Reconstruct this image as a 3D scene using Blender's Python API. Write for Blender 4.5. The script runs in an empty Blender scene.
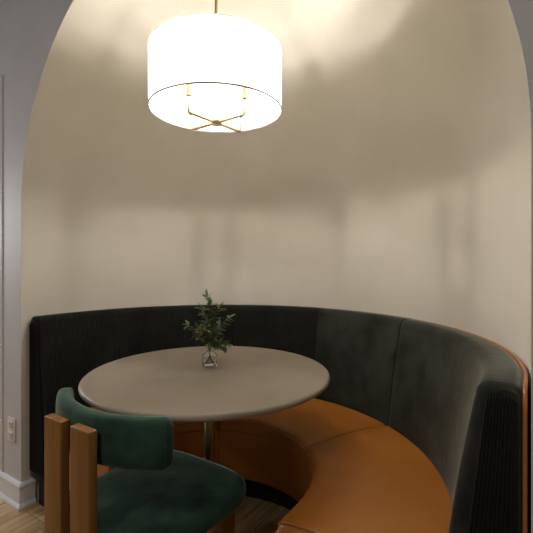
import bpy, bmesh, math, random
from math import sin, cos, pi, radians as R, hypot, atan2
from mathutils import Vector, Matrix, Quaternion
random.seed(7)
sc = bpy.context.scene
col = sc.collection

# ------------------------------------------------------------------ helpers
def tag(o, label=None, cat=None, group=None, kind=None):
    if label: o['label'] = label
    if cat: o['category'] = cat
    if group: o['group'] = group
    if kind: o['kind'] = kind
    return o

def empty(name, loc=(0, 0, 0), rz=0):
    o = bpy.data.objects.new(name, None)
    o.location = loc
    o.rotation_euler = (0, 0, rz)
    o.empty_display_size = .05
    col.objects.link(o)
    return o

def mesh(name, verts, faces, mat, parent=None, smooth=True, uvs=None, sharp=40, off=None):
    """off: location of parent thing, vertices are given in world coordinates"""
    if off is not None:
        verts = [(v[0]-off[0], v[1]-off[1], v[2]-off[2]) for v in verts]
    me = bpy.data.meshes.new(name)
    me.from_pydata([tuple(v) for v in verts], [], faces)
    me.validate()
    if uvs:
        ul = me.uv_layers.new(name='UVMap')
        for p in me.polygons:
            for li in p.loop_indices:
                ul.data[li].uv = uvs[me.loops[li].vertex_index]
    bm = bmesh.new(); bm.from_mesh(me)
    bmesh.ops.recalc_face_normals(bm, faces=bm.faces)
    bm.to_mesh(me); bm.free()
    if smooth:
        me.polygons.foreach_set('use_smooth', [True]*len(me.polygons))
        me.set_sharp_from_angle(angle=R(sharp))
    me.materials.append(mat)
    o = bpy.data.objects.new(name, me)
    col.objects.link(o)
    if parent: o.parent = parent
    return o

class MB:
    def __init__(s): s.v = []; s.f = []
    def add(s, v, f):
        n = len(s.v); s.v += [tuple(p) for p in v]; s.f += [tuple(i+n for i in q) for q in f]
    def box(s, c, d, bev=.003, rz=0, seg=2):
        bm = bmesh.new(); bmesh.ops.create_cube(bm, size=1)
        for v in bm.verts: v.co = Vector((v.co.x*d[0], v.co.y*d[1], v.co.z*d[2]))
        if bev: bmesh.ops.bevel(bm, geom=bm.edges[:], offset=bev, segments=seg, profile=.5, affect='EDGES')
        bmesh.ops.rotate(bm, verts=bm.verts, matrix=Matrix.Rotation(rz, 3, 'Z'))
        bmesh.ops.translate(bm, verts=bm.verts, vec=c)
        bm.verts.index_update()
        s.add([v.co for v in bm.verts], [[v.index for v in f.verts] for f in bm.faces]); bm.free()
    def lathe(s, prof, c=(0, 0, 0), n=48, closed=False):
        v = []; f = []
        for (r, z) in prof:
            for k in range(n):
                a = 2*pi*k/n; v.append((c[0]+r*cos(a), c[1]+r*sin(a), c[2]+z))
        m = len(prof)
        for i in range(m if closed else m-1):
            for k in range(n):
                a = i*n+k; b = i*n+(k+1) % n; i2 = (i+1) % m
                f.append((a, b, i2*n+(k+1) % n, i2*n+k))
        if not closed:
            if prof[0][0] > 1e-5: f.append(tuple(range(n)))
            if prof[-1][0] > 1e-5: f.append(tuple(range((m-1)*n, m*n)))
        s.add(v, f)
    def tube(s, pts, r, n=10, caps=True):
        pts = [Vector(p) for p in pts]
        rs = r if isinstance(r, (list, tuple)) else [r]*len(pts)
        v = []; f = []; nrm = None
        for i, p in enumerate(pts):
            t = (pts[min(i+1, len(pts)-1)]-pts[max(i-1, 0)]).normalized()
            if nrm is None:
                nrm = t.orthogonal().normalized()
            nrm = (nrm-t*nrm.dot(t)).normalized(); b = t.cross(nrm)
            for k in range(n):
                a = 2*pi*k/n; v.append(p+(nrm*cos(a)+b*sin(a))*rs[i])
        for i in range(len(pts)-1):
            for k in range(n):
                f.append((i*n+k, i*n+(k+1) % n, (i+1)*n+(k+1) % n, (i+1)*n+k))
        if caps:
            f.append(tuple(range(n))); f.append(tuple(range((len(pts)-1)*n, len(pts)*n)))
        s.add(v, f)
    def build(s, name, mat, parent=None, smooth=True, sharp=40, off=None):
        return mesh(name, s.v, s.f, mat, parent, smooth, None, sharp, off)

# ------------------------------------------------------------------ materials
def srgb(r, g, b):
    f = lambda c: (c/255/12.92) if c/255 <= .04045 else ((c/255+.055)/1.055)**2.4
    return (f(r), f(g), f(b), 1)

def mat(name, base, rough=.6, metal=0., **kw):
    m = bpy.data.materials.new(name); m.use_nodes = True
    nt = m.node_tree; b = nt.nodes['Principled BSDF']
    b.inputs['Base Color'].default_value = base
    b.inputs['Roughness'].default_value = rough
    b.inputs['Metallic'].default_value = metal
    for k, v in kw.items():
        b.inputs[k.replace('_', ' ')].default_value = v
    return m, nt, b

def noise_color(nt, b, c1, c2, scale=8, detail=4, lo=.35, hi=.65, vec_scale=None, bump=0, bump_scale=None, dist=.002):
    N = nt.nodes; L = nt.links
    tc = N.new('ShaderNodeTexCoord'); mp = N.new('ShaderNodeMapping')
    L.new(tc.outputs['Object'], mp.inputs['Vector'])
    if vec_scale: mp.inputs['Scale'].default_value = vec_scale
    n = N.new('ShaderNodeTexNoise'); n.inputs['Scale'].default_value = scale; n.inputs['Detail'].default_value = detail
    L.new(mp.outputs[0], n.inputs['Vector'])
    r = N.new('ShaderNodeValToRGB')
    r.color_ramp.elements[0].position = lo; r.color_ramp.elements[0].color = c1
    r.color_ramp.elements[1].position = hi; r.color_ramp.elements[1].color = c2
    L.new(n.outputs['Fac'], r.inputs['Fac']); L.new(r.outputs['Color'], b.inputs['Base Color'])
    if bump:
        n2 = N.new('ShaderNodeTexNoise'); n2.inputs['Scale'].default_value = bump_scale or scale*6
        n2.inputs['Detail'].default_value = 3
        L.new(mp.outputs[0], n2.inputs['Vector'])
        bp = N.new('ShaderNodeBump'); bp.inputs['Strength'].default_value = bump; bp.inputs['Distance'].default_value = dist
        L.new(n2.outputs['Fac'], bp.inputs['Height']); L.new(bp.outputs['Normal'], b.inputs['Normal'])
    return r

m_alcove, nt, b = mat('warm_plaster', srgb(205, 194, 172), .75)
noise_color(nt, b, srgb(208, 201, 186), srgb(215, 208, 194), 2.2, 4, bump=.12, bump_scale=18)
m_front, nt, b = mat('cool_painted_wall', srgb(196, 190, 196), .6)
noise_color(nt, b, srgb(198, 194, 194), srgb(203, 199, 199), 3, 3, bump=.08, bump_scale=60)
m_trim, nt, b = mat('white_trim_paint', srgb(226, 223, 226), .35)
m_plate, nt, b = mat('outlet_plastic', srgb(222, 214, 204), .35)
m_dark, nt, b = mat('dark_slot', srgb(40, 36, 34), .6)

# wood floor
m_floor, nt, b = mat('oak_planks', srgb(150, 115, 80), .42)
N = nt.nodes; L = nt.links
tc = N.new('ShaderNodeTexCoord'); mp = N.new('ShaderNodeMapping'); mp.inputs['Rotation'].default_value = (0, 0, R(-90))
L.new(tc.outputs['Object'], mp.inputs['Vector'])
br = N.new('ShaderNodeTexBrick'); br.offset = .37; br.squash = 1
br.inputs['Scale'].default_value = 1; br.inputs['Brick Width'].default_value = 1.5; br.inputs['Row Height'].default_value = .165
br.inputs['Mortar Size'].default_value = .0016; br.inputs['Mortar Smooth'].default_value = .2; br.inputs['Bias'].default_value = 0
br.inputs['Color1'].default_value = srgb(208, 182, 136); br.inputs['Color2'].default_value = srgb(176, 144, 104); br.inputs['Mortar'].default_value = srgb(70, 50, 34)
L.new(mp.outputs[0], br.inputs['Vector'])
mp2 = N.new('ShaderNodeMapping'); mp2.inputs['Scale'].default_value = (1.6, 22, 1); L.new(mp.outputs[0], mp2.inputs['Vector'])
ns = N.new('ShaderNodeTexNoise'); ns.inputs['Scale'].default_value = 2; ns.inputs['Detail'].default_value = 6; ns.inputs['Distortion'].default_value = .8
L.new(mp2.outputs[0], ns.inputs['Vector'])
rp = N.new('ShaderNodeValToRGB'); rp.color_ramp.elements[0].position = .35; rp.color_ramp.elements[0].color = (.62, .58, .52, 1)
rp.color_ramp.elements[1].position = .62; rp.color_ramp.elements[1].color = (1.1, 1.1, 1.08, 1)
L.new(ns.outputs['Fac'], rp.inputs['Fac'])
mx = N.new('ShaderNodeMix'); mx.data_type = 'RGBA'; mx.blend_type = 'MULTIPLY'; mx.inputs[0].default_value = 1
L.new(br.outputs['Color'], mx.inputs[6]); L.new(rp.outputs['Color'], mx.inputs[7]); L.new(mx.outputs[2], b.inputs['Base Color'])
bp = N.new('ShaderNodeBump'); bp.inputs['Strength'].default_value = .3; bp.inputs['Distance'].default_value = .001; bp.invert = True
L.new(br.outputs['Fac'], bp.inputs['Height']); L.new(bp.outputs['Normal'], b.inputs['Normal'])

# velvets
def velvet(name, c1, c2, sheen, tint, scale=9, rough=.85):
    m, nt, b = mat(name, c1, rough)
    b.inputs['Sheen Weight'].default_value = sheen
    b.inputs['Sheen Roughness'].default_value = .32
    b.inputs['Sheen Tint'].default_value = tint
    b.inputs['Specular IOR Level'].default_value = .15
    noise_color(nt, b, c1, c2, scale, 5, .38, .64, bump=.25, bump_scale=40, dist=.004)
    return m
m_velvet = velvet('charcoal_green_velvet', (.015, .0165, .013, 1), (.036, .039, .031, 1), .7, (.62, .61, .52, 1), 7)
m_cord = velvet('charcoal_corduroy', (.007, .0075, .0065, 1), (.011, .012, .010, 1), .3, (.55, .55, .48, 1), 7)
m_green = velvet('forest_green_velvet', (.013, .036, .023, 1), (.030, .071, .047, 1), .85, (.55, .66, .52, 1), 11)

m_leather, nt, b = mat('cognac_leather', srgb(160, 92, 36), .42)
noise_color(nt, b, srgb(162, 100, 36), srgb(181, 117, 47), 3.2, 5, bump=.25, bump_scale=90, dist=.0015)
b.inputs['Specular IOR Level'].default_value = .45
m_piping, nt, b = mat('cognac_piping', srgb(170, 102, 48), .4)
m_black, nt, b = mat('black_toe_kick', (.006, .006, .006, 1), .6)

m_table, nt, b = mat('taupe_stone_tabletop', srgb(172, 154, 130), .42)
noise_color(nt, b, srgb(141, 129, 112), srgb(158, 146, 128), 3.4, 6, .35, .68, bump=.05, bump_scale=30)
m_brass, nt, b = mat('brushed_brass', srgb(222, 204, 164), .3, 1.)
m_bronze, nt, b = mat('dark_aged_brass', srgb(120, 96, 58), .3, 1.)

def wood(name, c1, c2, axis_scale):
    m, nt, b = mat(name, c1, .42)
    r = noise_color(nt, b, c1, c2, 3, 6, .3, .7, vec_scale=axis_scale, bump=.05, bump_scale=10)
    return m
m_wood = wood('walnut_stained_oak', srgb(122, 80, 32), srgb(146, 98, 42), (14, 14, 1.2))

# lamp materials
m_shade = bpy.data.materials.new('white_linen_shade'); m_shade.use_nodes = True
nt = m_shade.node_tree; N = nt.nodes; L = nt.links; N.clear()
out = N.new('ShaderNodeOutputMaterial'); df = N.new('ShaderNodeBsdfDiffuse'); tr = N.new('ShaderNodeBsdfTranslucent'); ms = N.new('ShaderNodeMixShader')
df.inputs['Color'].default_value = (.86, .85, .83, 1); tr.inputs['Color'].default_value = (.9, .87, .82, 1); ms.inputs[0].default_value = .6
L.new(df.outputs[0], ms.inputs[1]); L.new(tr.outputs[0], ms.inputs[2]); L.new(ms.outputs[0], out.inputs[0])
tc = N.new('ShaderNodeTexCoord'); wv = N.new('ShaderNodeTexNoise'); wv.inputs['Scale'].default_value = 260
mpp = N.new('ShaderNodeMapping'); mpp.inputs['Scale'].default_value = (1, 1, .2)
L.new(tc.outputs['Object'], mpp.inputs[0]); L.new(mpp.outputs[0], wv.inputs['Vector'])
bp = N.new('ShaderNodeBump'); bp.inputs['Strength'].default_value = .15; bp.inputs['Distance'].default_value = .001
L.new(wv.outputs['Fac'], bp.inputs['Height']); L.new(bp.outputs[0], df.inputs['Normal'])
m_bulb = bpy.data.materials.new('warm_bulb_glow'); m_bulb.use_nodes = True
b = m_bulb.node_tree.nodes['Principled BSDF']; b.inputs['Emission Color'].default_value = (1, .96, .89, 1); b.inputs['Emission Strength'].default_value = 800
m_candle, nt, b = mat('cream_candle_sleeve', srgb(205, 178, 128), .45)
m_hem, nt, b = mat('grey_shade_hem', srgb(84, 78, 72), .7)

# glass, water, leaves
m_glass, nt, b = mat('clear_glass', (1, 1, 1, 1), .02, Transmission_Weight=1., IOR=1.45)
m_water, nt, b = mat('water', (.96, .98, .97, 1), .0, Transmission_Weight=1., IOR=1.33)
m_leaf, nt, b = mat('olive_leaf', srgb(92, 112, 78), .5)
noise_color(nt, b, srgb(70, 92, 62), srgb(122, 138, 98), 30, 3)
m_leaf2, nt, b = mat('yellow_green_leaf', srgb(120, 122, 66), .5)
noise_color(nt, b, srgb(96, 100, 50), srgb(146, 142, 84), 30, 3)
m_stem, nt, b = mat('green_brown_stem', srgb(92, 96, 60), .6)

# ------------------------------------------------------------------ setting
NR, YC, ZS = 1.0387, .149, 1.4602       # alcove radius, centre, arch springing
# front wall with arched opening
v = []; f = []
HX, TOP = 3.4, 3.0
n = 64
inner = [(-NR, 0)] + [(NR*cos(pi-pi*k/n), ZS+NR*sin(pi-pi*k/n)) for k in range(n+1)] + [(NR, 0)]
outer = []
for (x, z) in inner:
    if z <= ZS-.001: outer.append((math.copysign(HX, x), z))
    else:
        a = atan2(z-ZS, x); c_, s_ = cos(a), sin(a)
        t = min(HX/abs(c_) if abs(c_) > 1e-6 else 1e9, (TOP-ZS)/s_ if s_ > 1e-6 else 1e9)
        outer.append((c_*t, ZS+s_*t))
m_ = len(inner)
v = [(x, 0, z) for x, z in inner]+[(x, 0, z) for x, z in outer]
f = [(i, i+1, m_+i+1, m_+i) for i in range(m_-1)]
# corners of the rectangle
v += [(-HX, 0, TOP), (HX, 0, TOP)]
for i in range(m_-1):
    a, c = outer[i], outer[i+1]
    if abs(a[0]+HX) < 1e-6 and abs(c[1]-TOP) < 1e-6 and a[1] < TOP: f.append((m_+i, m_+i+1, 2*m_))
    if abs(c[0]-HX) < 1e-6 and abs(a[1]-TOP) < 1e-6 and c[1] < TOP: f.append((m_+i, m_+i+1, 2*m_+1))
o = mesh('wall_front', v, f, m_front, smooth=False); tag(o, kind='structure')

# alcove: straight jamb + half cylinder + barrel and quarter-sphere vault
v = []; f = []
plan = [(-90+0, 'j')]
cols = []
na = 96
zs = [0, .4, .9, ZS]
rows = []
def plan_pts(r):
    p = [(r, 0.0), (r, YC*.5)]
    p += [(r*cos(pi*k/na), YC+r*sin(pi*k/na)) for k in range(na+1)]
    p += [(-r, YC*.5), (-r, 0.0)]
    return p
for z in zs: rows.append([(x, y, z) for x, y in plan_pts(NR)])
nph = 40
for k in range(1, nph+1):
    ph = pi/2*k/nph
    rr = NR*cos(ph); z = ZS+NR*sin(ph)
    rows.append([(x, y, z) for x, y in plan_pts(max(rr, 1e-5))])
w = len(rows[0])
for r_ in rows: v += r_
for i in range(len(rows)-1):
    for k in range(w-1):
        f.append((i*w+k, i*w+k+1, (i+1)*w+k+1, (i+1)*w+k))
o = mesh('wall_alcove', v, f, m_alcove, sharp=60); tag(o, kind='structure')
bm = bmesh.new(); bm.from_mesh(o.data); bmesh.ops.remove_doubles(bm, verts=bm.verts, dist=2e-4); bm.to_mesh(o.data); bm.free()

mb = MB(); mb.add([(-HX, -4.2, 0), (HX, -4.2, 0), (HX, 1.3, 0), (-HX, 1.3, 0)], [(0, 1, 2, 3)])
tag(mb.build('floor', m_floor, smooth=False), kind='structure')

# baseboards (profile swept along a mitred path)
def baseboard(name, path, side):
    prof = [(0, 0), (.022, 0), (.022, .012), (.015, .024), (.0125, .026), (.0125, .098), (.017, .102), (.017, .112), (.010, .122), (0, .124)]
    pts = [Vector((x, y, 0)) for x, y in path]
    v = []; f = []
    for i, p in enumerate(pts):
        d1 = (pts[i]-pts[i-1]).normalized() if i else (pts[1]-pts[0]).normalized()
        d2 = (pts[i+1]-pts[i]).normalized() if i < len(pts)-1 else d1
        n1 = Vector((d1.y, -d1.x, 0))*side; n2 = Vector((d2.y, -d2.x, 0))*side
        nn = (n1+n2); nn = nn/(nn.dot(n1))
        for (o_, z) in prof: v.append(p+nn*o_+Vector((0, 0, z)))
    k = len(prof)
    for i in range(len(pts)-1):
        for j in range(k-1): f.append((i*k+j, i*k+j+1, (i+1)*k+j+1, (i+1)*k+j))
    f += [tuple(range(k)), tuple(range((len(pts)-1)*k, len(pts)*k))]
    return tag(mesh(name, v, f, m_trim, sharp=25), kind='structure')
baseboard('baseboard_left', [(-HX, 0), (-NR, 0), (-NR, .062)], 1)
baseboard('baseboard_right', [(HX, 0), (NR, 0), (NR, .062)], -1)
# flat pilaster trim at the far left of the wall
mb = MB(); mb.box((-1.222-.05, -.002, (2.15+.124)/2), (.10, .004, 2.15-.124), .001)
tag(mb.build('trim_1', m_trim), kind='structure')

# outlet
OX, OZ = -1.125, .362
t = empty('electrical_outlet', (OX, 0, OZ))
tag(t, 'cream duplex electrical outlet on the wall left of the arched alcove', 'outlet')
mb = MB(); mb.box((0, -.003, 0), (.072, .006, .118), .002); mb.build('cover_plate', m_plate, t)
for dz in (-.027, .027):
    mb = MB(); mb.box((0, -.0075, dz), (.036, .004, .032), .0018); s_ = mb.build('socket', m_plate, t)
    mb = MB()
    for dx in (-.008, .008): mb.box((dx, -.0096, dz+.004), (.003, .0012, .010), 0)
    mb.box((0, -.0096, dz-.009), (.005, .0012, .005), 0)
    mb.build('slots', m_dark, s_, smooth=False)

# ------------------------------------------------------------------ banquette
YE = .035                                   # where both ends stop
A0 = -(YC-YE)                               # path parameter (length at r=1), straight, arc, straight
def P(s, r):
    """s<0: right straight run, 0..pi: arc angle, >pi: left straight run (metres past pi)"""
    if s < 0: return (r, YC+s)
    if s > pi: return (-r, YC-(s-pi))
    return (r*cos(s), YC+r*sin(s))
SR, SL = A0, pi-A0
def fine(s0, s1, step):
    n = max(2, int(round((s1-s0)/step))); L_ = [s0+(s1-s0)*i/n for i in range(n+1)]
    for q in (0, pi):
        if s0 < q < s1 and min(abs(x-q) for x in L_) > 1e-4: L_.append(q)
    return sorted(L_)
def normals(prof):
    n = len(prof); out = []
    area = sum(prof[i][0]*prof[(i+1) % n][1]-prof[(i+1) % n][0]*prof[i][1] for i in range(n))
    sg = 1 if area > 0 else -1
    for i in range(n):
        a = Vector(prof[i-1]); b_ = Vector(prof[(i+1) % n]); d = (b_-a).normalized()
        out.append(Vector((-d.y, d.x))*sg)      # inward
    return out
def skew(s, r):
    k = max(0, 1-abs(s-R(56.5))/.5)
    return -.13*max(0, (.88-r)/.46)**1.5*k
def sweep(name, prof, s0, s1, f0, f1, mt, parent, step=.035, rib=0, ribmask=None, sharp=50, skewed=False):
    """closed profile (r,z) swept along the horseshoe; f0,f1 = rounding radius at the two ends"""
    nr = normals(prof)
    st = [(s, 0) for s in fine(s0+f0, s1-f1, step)]
    K = 5
    pre = [(s0+f0*(1-sin(pi/2*k/K)), f0*(1-cos(pi/2*k/K))) for k in range(K, 0, -1)] if f0 else []
    pos = [(s1-f1*(1-sin(pi/2*k/K)), f1*(1-cos(pi/2*k/K))) for k in range(1, K+1)] if f1 else []
    st = pre+st+pos
    v = []; f = []; uv = []; n = len(prof); arc = 0
    for (s, ins) in st:
        for j, (r, z) in enumerate(prof):
            lim = 1
            if name == 'back_panel' and r > .975: lim = .010
            if name == 'seat_cushion' and z < .43: lim = .004
            if name == 'seat_front' and z > .30: lim = .004
            d = nr[j]*min(ins, lim)
            rr, zz = r+d.x, z+d.y
            if rib and ribmask(j):
                ph = (s*.9 if 0 <= s <= pi else (s if s < 0 else pi*.9+(s-pi)))/rib
                rr += .0034*(1-abs(sin(pi*ph))**.8)
            x, y = P(s+(skew(s, rr) if skewed else 0), rr)
            v.append((x, y, zz)); uv.append((s, z))
    for i in range(len(st)-1):
        for j in range(n): f.append((i*n+j, i*n+(j+1) % n, (i+1)*n+(j+1) % n, (i+1)*n+j))
    f += [tuple(range(n)), tuple(range((len(st)-1)*n, len(st)*n))]
    return mesh(name, v, f, mt, parent, sharp=sharp, uvs=uv)

bq = empty('banquette', (0, YC, 0))
tag(bq, 'curved horseshoe banquette with tan leather seat and dark green ribbed velvet back filling the alcove', 'banquette')
bq.location = (0, 0, 0)
# black recessed plinth
sweep('plinth', [(.56, 0), (1.0, 0), (1.0, .138), (.56, .138)], SR+.03, SL-.03, 0, 0, m_black, bq, sharp=30)
# seat: three leather modules with front
def rounded(pts, rad, seg=5):
    out = []; n = len(pts)
    for i in range(n):
        p = Vector(pts[i]); a = Vector(pts[i-1]); c = Vector(pts[(i+1) % n]); rd = rad[i]
        if rd == 0: out.append(tuple(p)); continue
        u = (a-p).normalized(); w_ = (c-p).normalized()
        p0 = p+u*rd; p1 = p+w_*rd
        for k in range(seg+1):
            t_ = k/seg; q = p0*(1-t_)**2+p*2*t_*(1-t_)+p1*t_*t_
            out.append((q.x, q.y))
    return out
seat_top = rounded([(.416, .392), (.416, .448), (.60, .464), (.78, .458), (.905, .444), (.905, .392)], [.004, .04, .05, .05, .01, .004], 6)
seat_front = rounded([(.421, .390), (.455, .140), (.90, .140), (.90, .390)], [.006, .02, .0, .0])
cuts = [SR-.036, R(56.5), R(121), SL-.02]
for i in range(3):
    a, b_ = cuts[i], cuts[i+1]
    fa = .03 if i == 0 else .016; fb = .03 if i == 2 else .016
    fr = sweep('seat_front', seat_front, a+(.004 if i == 0 else 0), b_-(.004 if i == 2 else 0), .02 if i == 0 else .004, .02 if i == 2 else .004, m_leather, bq, skewed=True)
    cu = sweep('seat_cushion', seat_top, a+(.004 if i else 0), b_-(.004 if i < 2 else 0), fa, fb, m_leather, bq, skewed=True)
    # piping round the top edge of the cushion
    mb = MB()
    path = [P(s+skew(s, .421), .421)+(.431,) for s in fine(a+(.02 if i == 0 else .006), b_-(.02 if i == 2 else .006), .03)]
    def crossing(s):
        return [P(s, r)+(z,) for r, z in [(.435, .446), (.468, .4535), (.52, .4575), (.60, .4615), (.70, .4605), (.78, .4575), (.86, .45)]]
    if i == 0: path = list(reversed(crossing(a+.012)))+path
    if i == 2: path = path+crossing(b_-.012)
    mb.tube(path, .0028, 8); mb.build('piping', m_piping, cu)

# backrest
def backprof(nz=14):
    out = [(.888, .142)]
    zz = [.142+(.885-.142)*k/nz for k in range(1, nz+1)]
    for z in zz:
        t_ = (z-.142)/(.931-.142)
        out.append((.860+.077*max(0, (z-.45)/.48)**1.0+.0-.006*sin(pi*min(1, max(0, (z-.45)/.48))) if z > .45 else .860+.012*(.45-z)/.3, z))
    # rounded top
    c0 = (.967, .896)
    for k in range(0, 8):
        a = pi-pi/2*k/7
        out.append((c0[0]+.036*cos(a)-.0, c0[1]+.035*sin(a)))
    out += [(.99, .9308), (1.008, .929), (1.020, .922), (1.026, .911), (1.0265, .88), (1.0265, .142)]
    return out
bp_ = backprof()
def ribmask(j): return 1 <= j <= 22
bcuts = [(SR, R(55.5), 0), (R(55.5), R(88), 0), (R(88), R(119.5), 1), (R(119.5), R(150), 1), (R(150), SL, 1)]
for i, (a, b_, rb) in enumerate(bcuts):
    fa = .024 if i == 0 else .010 if i == 1 else .006 if i == 3 else .0015
    fb = .014 if i == 4 else .010 if i == 0 else .006 if i == 2 else .0015
    if rb: sweep('back_panel', bp_, a, b_, fa, fb, m_cord, bq, step=.0021, rib=.0125, ribmask=ribmask, sharp=80)
    else: sweep('back_panel', bp_, a+(.003 if i == 1 else 0), b_-(.003 if i == 0 else 0), fa, fb, m_velvet, bq, step=.03)
# ribbed end panels
for sx in (1, -1):
    v = []; f = []
    nx, nz = 110, 48
    for i in range(nz+1):
        t_ = i/nz; z = .165+(.903-.165)*t_
        xi = .884+.072*t_**1.3
        for k in range(nx+1):
            u = k/nx
            zz = z
            x = xi+(1.016-xi)*u
            zz = z+.016*sin(pi*u**.8)*t_**6
            y = YE-.004-.005*abs(sin(pi*u*11))**.8
            if k in (0, nx) or i in (0, nz): y = YE+.008
            v.append((sx*x, y, zz))
    for i in range(nz):
        for k in range(nx): f.append((i*(nx+1)+k, i*(nx+1)+k+1, (i+1)*(nx+1)+k+1, (i+1)*(nx+1)+k))
    mesh('end_panel', v, f, m_cord, bq, sharp=80)
# leather piping round the outer edge
mb = MB()
path = [(1.0275, YE+.004, .15), (1.0275, YE+.004, .86), (1.0275, YE+.008, .90), (1.0275, YE+.02, .917)]
path += [P(s, 1.0275)+(.921,) for s in fine(SR+.04, SL-.04, .03)]
path += [(-x, y, z) for x, y, z in reversed(path[:4])]
mb.tube(path, .0048, 8); mb.build('piping', m_piping, bq)

# ------------------------------------------------------------------ table
TX, TY, TZ = -.029, .228, .768
t = empty('round_table', (TX, TY, 0))
tag(t, 'round taupe stone-look dining table on a slim brass column inside the banquette', 'table')
TR = .472
prof = [(0.0, TZ), (TR-.012, TZ), (TR-.006, TZ-.0015), (TR-.002, TZ-.005), (TR, TZ-.011), (TR-.001, TZ-.016), (TR-.006, TZ-.021), (TR-.014, TZ-.025), (TR-.05, TZ-.03), (0.0, TZ-.03)]
mb = MB(); mb.lathe([(max(r, 1e-6), z) for r, z in prof], n=160); mb.build('tabletop', m_table, t, sharp=60)
mb = MB(); mb.lathe([(.022, .012), (.022, TZ-.036)], n=32); mb.build('column', m_brass, t)
mb = MB(); mb.lathe([(1e-6, TZ-.038), (.10, TZ-.038), (.10, TZ-.0305), (1e-6, TZ-.0305)], n=48); mb.build('mounting_plate', m_bronze, t)
mb = MB(); mb.lathe([(1e-6, 0), (.165, 0), (.17, .004), (.17, .010), (.166, .013), (.03, .020), (1e-6, .020)], n=64); mb.build('base', m_bronze, t)

# ------------------------------------------------------------------ vase and sprigs
VX, VY, VZ = -.070, .276, TZ
t = empty('bud_vase', (VX, VY, VZ))
tag(t, 'small clear glass bud vase with water standing on the round table', 'vase')
outp = [(1e-6, 0), (.026, 0), (.0295, .002), (.031, .006), (.031, .040), (.029, .048), (.020, .057), (.0135, .062), (.0125, .070), (.0135, .080), (.0165, .086)]
inp = [(.0152, .086), (.0120, .080), (.0108, .070), (.0118, .062), (.0182, .0562), (.0274, .047), (.0295, .040), (.0295, .010), (.027, .0065), (1e-6, .006)]
mb = MB(); mb.lathe(outp+inp, n=40); vg = mb.build('glass_body', m_glass, t)
mb = MB(); mb.lathe([(1e-6, .0063), (.0268, .0068), (.0292, .010), (.0292, .034), (1e-6, .034)], n=40); mb.build('water', m_water, t)

def leaf(mb, base, direction, up, length, width, curl):
    d = Vector(direction).normalized(); s_ = d.cross(Vector(up))
    if s_.length < 1e-3: s_ = d.orthogonal()
    s_.normalize(); n_ = s_.cross(d)
    v = []; f = []
    K = 6
    for k in range(K+1):
        t_ = k/K
        wd = width*.5*(sin(pi*t_**.85))**.8 if 0 < t_ < 1 else .0004
        c = Vector(base)+d*length*t_-n_*curl*length*t_*t_
        v += [c-s_*wd+n_*wd*.35, c, c+s_*wd+n_*wd*.35]
    for k in range(K):
        a = k*3
        f += [(a, a+1, a+4, a+3), (a+1, a+2, a+5, a+4)]
    mb.add(v, f)
sprigs = [
    # tip x,y,z relative to vase rim ; leaf material ; label
    ((-.012, .010, .198), m_leaf, 'tallest upright sprig of narrow grey-green leaves in the vase'),
    ((-.088, -.035, .088), m_leaf, 'grey-green sprig leaning far left out of the vase'),
    ((.080, .050, .105), m_leaf, 'grey-green sprig reaching right towards the banquette back'),
    ((.075, -.030, .010), m_leaf, 'drooping sprig hanging down at the right of the vase'),
    ((-.060, .030, .045), m_leaf2, 'short yellow-green sprig bending left low over the vase rim'),
    ((.040, .005, .150), m_leaf2, 'yellow-green sprig rising to the right of the tallest sprig'),
    ((-.030, -.040, .070), m_leaf2, 'yellow-green sprig in the middle front of the arrangement'),
    ((-.040, .020, .150), m_leaf, 'upright leafy sprig just left of the tallest sprig'),
    ((.030, -.055, .060), m_leaf, 'leafy sprig bending forward over the front of the vase'),
]
right = Vector((.835, .55, 0)); fwd = Vector((-.55, .835, 0))
for i, (tip, lm, lab) in enumerate(sprigs):
    rnd = random.Random(40+i)
    t = empty('foliage_sprig', (VX, VY, VZ+.012))
    tag(t, lab, 'plant', 'leafy sprigs in the glass vase')
    a = 2*pi*i/len(sprigs)
    tipw = right*tip[0]*.9+fwd*tip[1]+Vector((0, 0, tip[2]+.072))
    p0 = Vector((-.012*cos(a), -.012*sin(a), 0)); p1 = Vector((.006*cos(a), .006*sin(a), .062))
    mid = p1+Vector((0, 0, max(.02, (tipw.z-p1.z)*.75)))+Vector((tipw.x, tipw.y, 0))*.25
    pts = [p0, (p0+p1)/2]
    for k in range(9):
        q = k/8; pts.append(p1*(1-q)**2+mid*2*q*(1-q)+tipw*q*q)
    mb = MB(); mb.tube(pts, [.0013]*3+[.0012-.0009*k/7 for k in range(8)], 6); mb.build('stem', m_stem, t)
    mb = MB()
    for k in range(3, len(pts)):
        tdir = (pts[min(k+1, len(pts)-1)]-pts[k-1]).normalized()
        for h in range(4 if k < len(pts)-1 else 4):
            ang = rnd.uniform(0, 2*pi); sd = tdir.orthogonal().normalized(); sd.rotate(Quaternion(tdir, ang))
            d = tdir*rnd.uniform(.35, .9)+sd*rnd.uniform(.5, 1.0)
            if k == len(pts)-1 and h == 0: d = tdir
            if pts[k].z < .07: continue
            leaf(mb, pts[k], d, (rnd.uniform(-.3, .3), rnd.uniform(-.3, .3), 1), rnd.uniform(.026, .042), rnd.uniform(.011, .017), rnd.uniform(0, .35))
    mb.build('leaves', lm, t, sharp=180)

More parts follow.
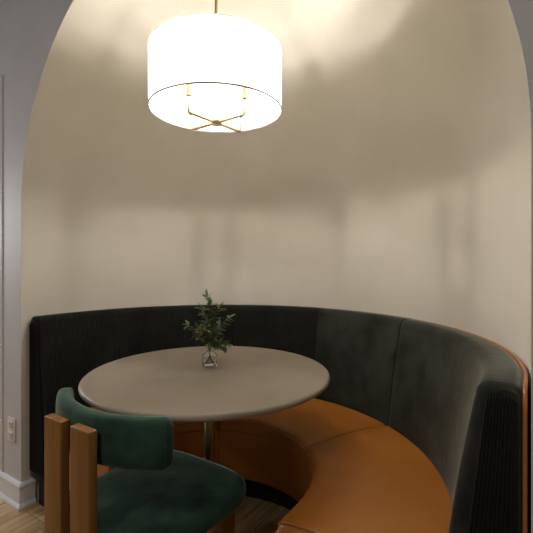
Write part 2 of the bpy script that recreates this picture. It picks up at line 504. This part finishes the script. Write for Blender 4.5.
# ------------------------------------------------------------------ pendant lamp
LX, LY = .040, .188
ZB, ZT, RS = 1.768, 1.985, .247
t = empty('pendant_lamp', (LX, LY, ZB-.05))
off = (0, 0, ZB-.05)
tag(t, 'white drum shade pendant lamp with four brass candle arms hanging in the alcove', 'lamp')
mb = MB(); mb.lathe([(RS, ZB), (RS, ZT)], n=128); mb.f = mb.f[:-2]
sh = mb.build('lamp_shade', m_shade, t, off=off, sharp=180)
for zc in (ZB, ZT):
    mb = MB(); mb.lathe([(RS-.0012, zc-.0025), (RS+.0022, zc-.0025), (RS+.0022, zc+.0025), (RS-.0012, zc+.0025)], n=128, closed=True)
    mb.build('shade_hem', m_hem if zc == ZB else m_shade, sh, off=None)
ZA = 1.727
ZD = ZS+NR   # vault top over the lamp
ztop = ZS+math.sqrt(NR**2-LX**2-(LY-YC)**2)
mb = MB(); mb.lathe([(.006, ZA), (.006, ztop-.02)], n=16); mb.build('rod', m_brass, t, off=off)
mb = MB(); mb.lathe([(1e-6, ztop-.024), (.058, ztop-.022), (.062, ztop-.012), (.062, ztop-.001), (1e-6, ztop-.001)], n=48); mb.build('canopy', m_brass, t, off=off)
mb = MB(); mb.lathe([(1e-6, ZA-.012), (.016, ZA-.012), (.020, ZA-.007), (.020, ZA+.006), (.008, ZA+.010), (.008, ZA+.03), (1e-6, ZA+.03)], n=32); mb.build('hub', m_brass, t, off=off)
mb = MB()
for k in range(3):
    a = 2*pi*k/3+.3; mb.tube([(0, 0, ZT-.012), (RS*cos(a), RS*sin(a), ZT-.004)], .0018, 6)
mb.build('spider_fitter', m_brass, t, off=off)
AR = .135
for k in range(4):
    a = R(-4)+k*pi/2; ex, ey = AR*cos(a), AR*sin(a)
    mb = MB(); mb.box((ex/2, ey/2, ZA), (AR, .012, .012), .001, rz=a)
    arm = mb.build('arm', m_brass, t, off=off)
    mb = MB(); mb.box((ex, ey, ZA+.027), (.011, .011, .062), .001, rz=a); mb.lathe([(1e-6, ZA+.056), (.013, ZA+.056), (.013, ZA+.060), (1e-6, ZA+.060)], c=(ex, ey, 0), n=20)
    mb.build('upright', m_brass, arm)
    mb = MB(); mb.lathe([(1e-6, ZA+.060), (.011, ZA+.060), (.011, ZA+.118), (1e-6, ZA+.118)], c=(ex, ey, 0), n=20); mb.build('candle_sleeve', m_candle, arm)
    mb = MB(); mb.lathe([(1e-6, ZA+.118), (.005, ZA+.120), (.0075, ZA+.130), (.0085, ZA+.142), (.0075, ZA+.156), (.004, ZA+.170), (1e-6, ZA+.176)], c=(ex, ey, 0), n=20); mb.build('bulb', m_bulb, arm)
for o in [q for q in bpy.data.objects if q.type == 'MESH' and q.name.split('.')[0] in ('upright', 'candle_sleeve', 'bulb', 'shade_hem')]:
    for vv in o.data.vertices: vv.co.z -= off[2]

# ------------------------------------------------------------------ chair
CX, CY = .0, -.365
t = empty('dining_chair', (CX, CY, 0))
tag(t, 'green velvet dining chair with curved back pad on twin wooden posts at the table', 'chair')
# coordinates relative to chair (posts at y=0, facing +y)
for dx in (-.064, .064):
    mb = MB(); mb.box((dx-.006, 0, .382), (.084, .027, .764), .004, seg=3); mb.build('rear_leg', m_wood, t)
for sx in (-1, 1):
    mb = MB(); mb.box((sx*.190, .420, .198), (.028, .078, .396), .004, seg=3); mb.build('front_leg', m_wood, t)
# seat frame
mb = MB()
mb.box((0, .03, .365), (.40, .03, .05), .003)
for sx in (-1, 1): mb.box((sx*.166, .24, .365), (.028, .45, .05), .003)
mb.box((0, .452, .365), (.36, .028, .05), .003)
mb.build('seat_frame', m_wood, t)
# seat cushion : rounded trapezoid, domed
def superpath(n=96):
    pts = []
    cx, cy = 0, .285
    for k in range(n):
        a = 2*pi*k/n
        c_, s_ = cos(a), sin(a); e = 2/4.6
        x = .240*math.copysign(abs(c_)**e, c_); y = .262*math.copysign(abs(s_)**e, s_)
        x *= 1+.10*(min(y, .12))/.26*.5
        pts.append((x+cx, y+cy))
    return pts
sp = superpath(); n = len(sp)
layers = [(.95, .394), (.98, .396), (.995, .402), (1.0, .412), (.998, .426), (.985, .438), (.955, .446), (.88, .452), (.7, .457), (.45, .459), (.2, .460)]
v = []; f = []
for sc_, z in layers:
    for x, y in sp: v.append((x*sc_, (y-.285)*sc_+.285, z))
for i in range(len(layers)-1):
    for k in range(n): f.append((i*n+k, i*n+(k+1) % n, (i+1)*n+(k+1) % n, (i+1)*n+k))
f += [tuple(range(n)), tuple(range((len(layers)-1)*n, len(layers)*n))]
mesh('seat', v, f, m_green, t, sharp=80)
# curved back pad
RP = .405; CYP = .016+RP             # outer radius, arc centre
half = R(41)
v = []; f = []
ring = 28
def padsec(th, z0, z1, k_in=0.0):
    rad = RP; thick = .052
    out = []
    zc = (z0+z1)/2; hz = (z1-z0)/2
    for k in range(ring):
        a = 2*pi*k/ring; e = 2/4.0
        u = math.copysign(abs(cos(a))**e, cos(a)); w_ = math.copysign(abs(sin(a))**e, sin(a))
        sr = max(.0, 1-k_in)
        rr = rad-thick/2+(thick/2-k_in*.026)*u
        zz = zc+(hz-k_in*.03)*w_
        out.append((rr*sin(th)*1.0, CYP-rr*cos(th), zz))
    return out
th = []
K = 6; fr = .075
for k in range(K, 0, -1): th.append((-half+fr*(1-sin(pi/2*k/K)), (1-cos(pi/2*k/K))))
M_ = 44
for k in range(M_+1): th.append((-half+fr+(2*half-2*fr)*k/M_, 0))
for k in range(1, K+1): th.append((half-fr*(1-sin(pi/2*k/K)), (1-cos(pi/2*k/K))))
for a, ki in th: v += padsec(a, .655, .788, ki)
for i in range(len(th)-1):
    for k in range(ring): f.append((i*ring+k, i*ring+(k+1) % ring, (i+1)*ring+(k+1) % ring, (i+1)*ring+k))
f += [tuple(range(ring)), tuple(range((len(th)-1)*ring, len(th)*ring))]
pad = mesh('backrest', v, f, m_green, t, sharp=80)
# welt seams at the ends and along the top outer edge
for s_ in (-1, 1):
    mb = MB(); sec = padsec(s_*(half-fr*.55), .655, .788, .12)
    mb.tube(sec+[sec[0]], .0016, 6, caps=False)
    mb.build('welt', m_green, pad)

# ------------------------------------------------------------------ lights of the outer room, plus an added side fill
def area(name, loc, rot, size, power, color):
    l = bpy.data.lights.new(name, 'AREA'); l.shape = 'DISK'; l.size = size; l.energy = power; l.color = color
    o = bpy.data.objects.new(name, l); o.location = loc; o.rotation_euler = rot; col.objects.link(o); return o
area('room_downlight', (.7, -2.1, 2.85), (0, 0, 0), .6, 21, (1, .95, .90))
area('room_downlight', (-1.5, -2.15, 2.6), Vector((.35, .6, -.75)).to_track_quat('-Z', 'Y').to_euler(), .3, 6, (1, .95, .92))
area('added_side_fill', (-2.9, -.50, 1.5), Vector((1.8, .45, -.8)).to_track_quat('-Z', 'Y').to_euler(), .8, 19, (1, .98, .97))  # added fill, no known lamp: brightens the left wall, baseboard and floor
w = bpy.data.worlds.new('room_ambient'); sc.world = w; w.use_nodes = True
bg = w.node_tree.nodes['Background']; bg.inputs[0].default_value = (.97, .95, 1, 1); bg.inputs[1].default_value = .05

# ------------------------------------------------------------------ camera
cam = bpy.data.cameras.new('camera'); co = bpy.data.objects.new('camera', cam); col.objects.link(co)
co.location = (1.0422, -.9872, 1.2)
co.rotation_euler = (R(90), 0, R(33.38))
cam.sensor_width = 36; cam.lens = 404.76/533*36; cam.shift_y = -5.3/533; cam.clip_start = .02
sc.camera = co
sc.view_settings.view_transform = 'Standard'; sc.view_settings.look = 'None'
sc.view_settings.gamma = 1; sc.view_settings.exposure = .12
sc.view_settings.use_curve_mapping = False
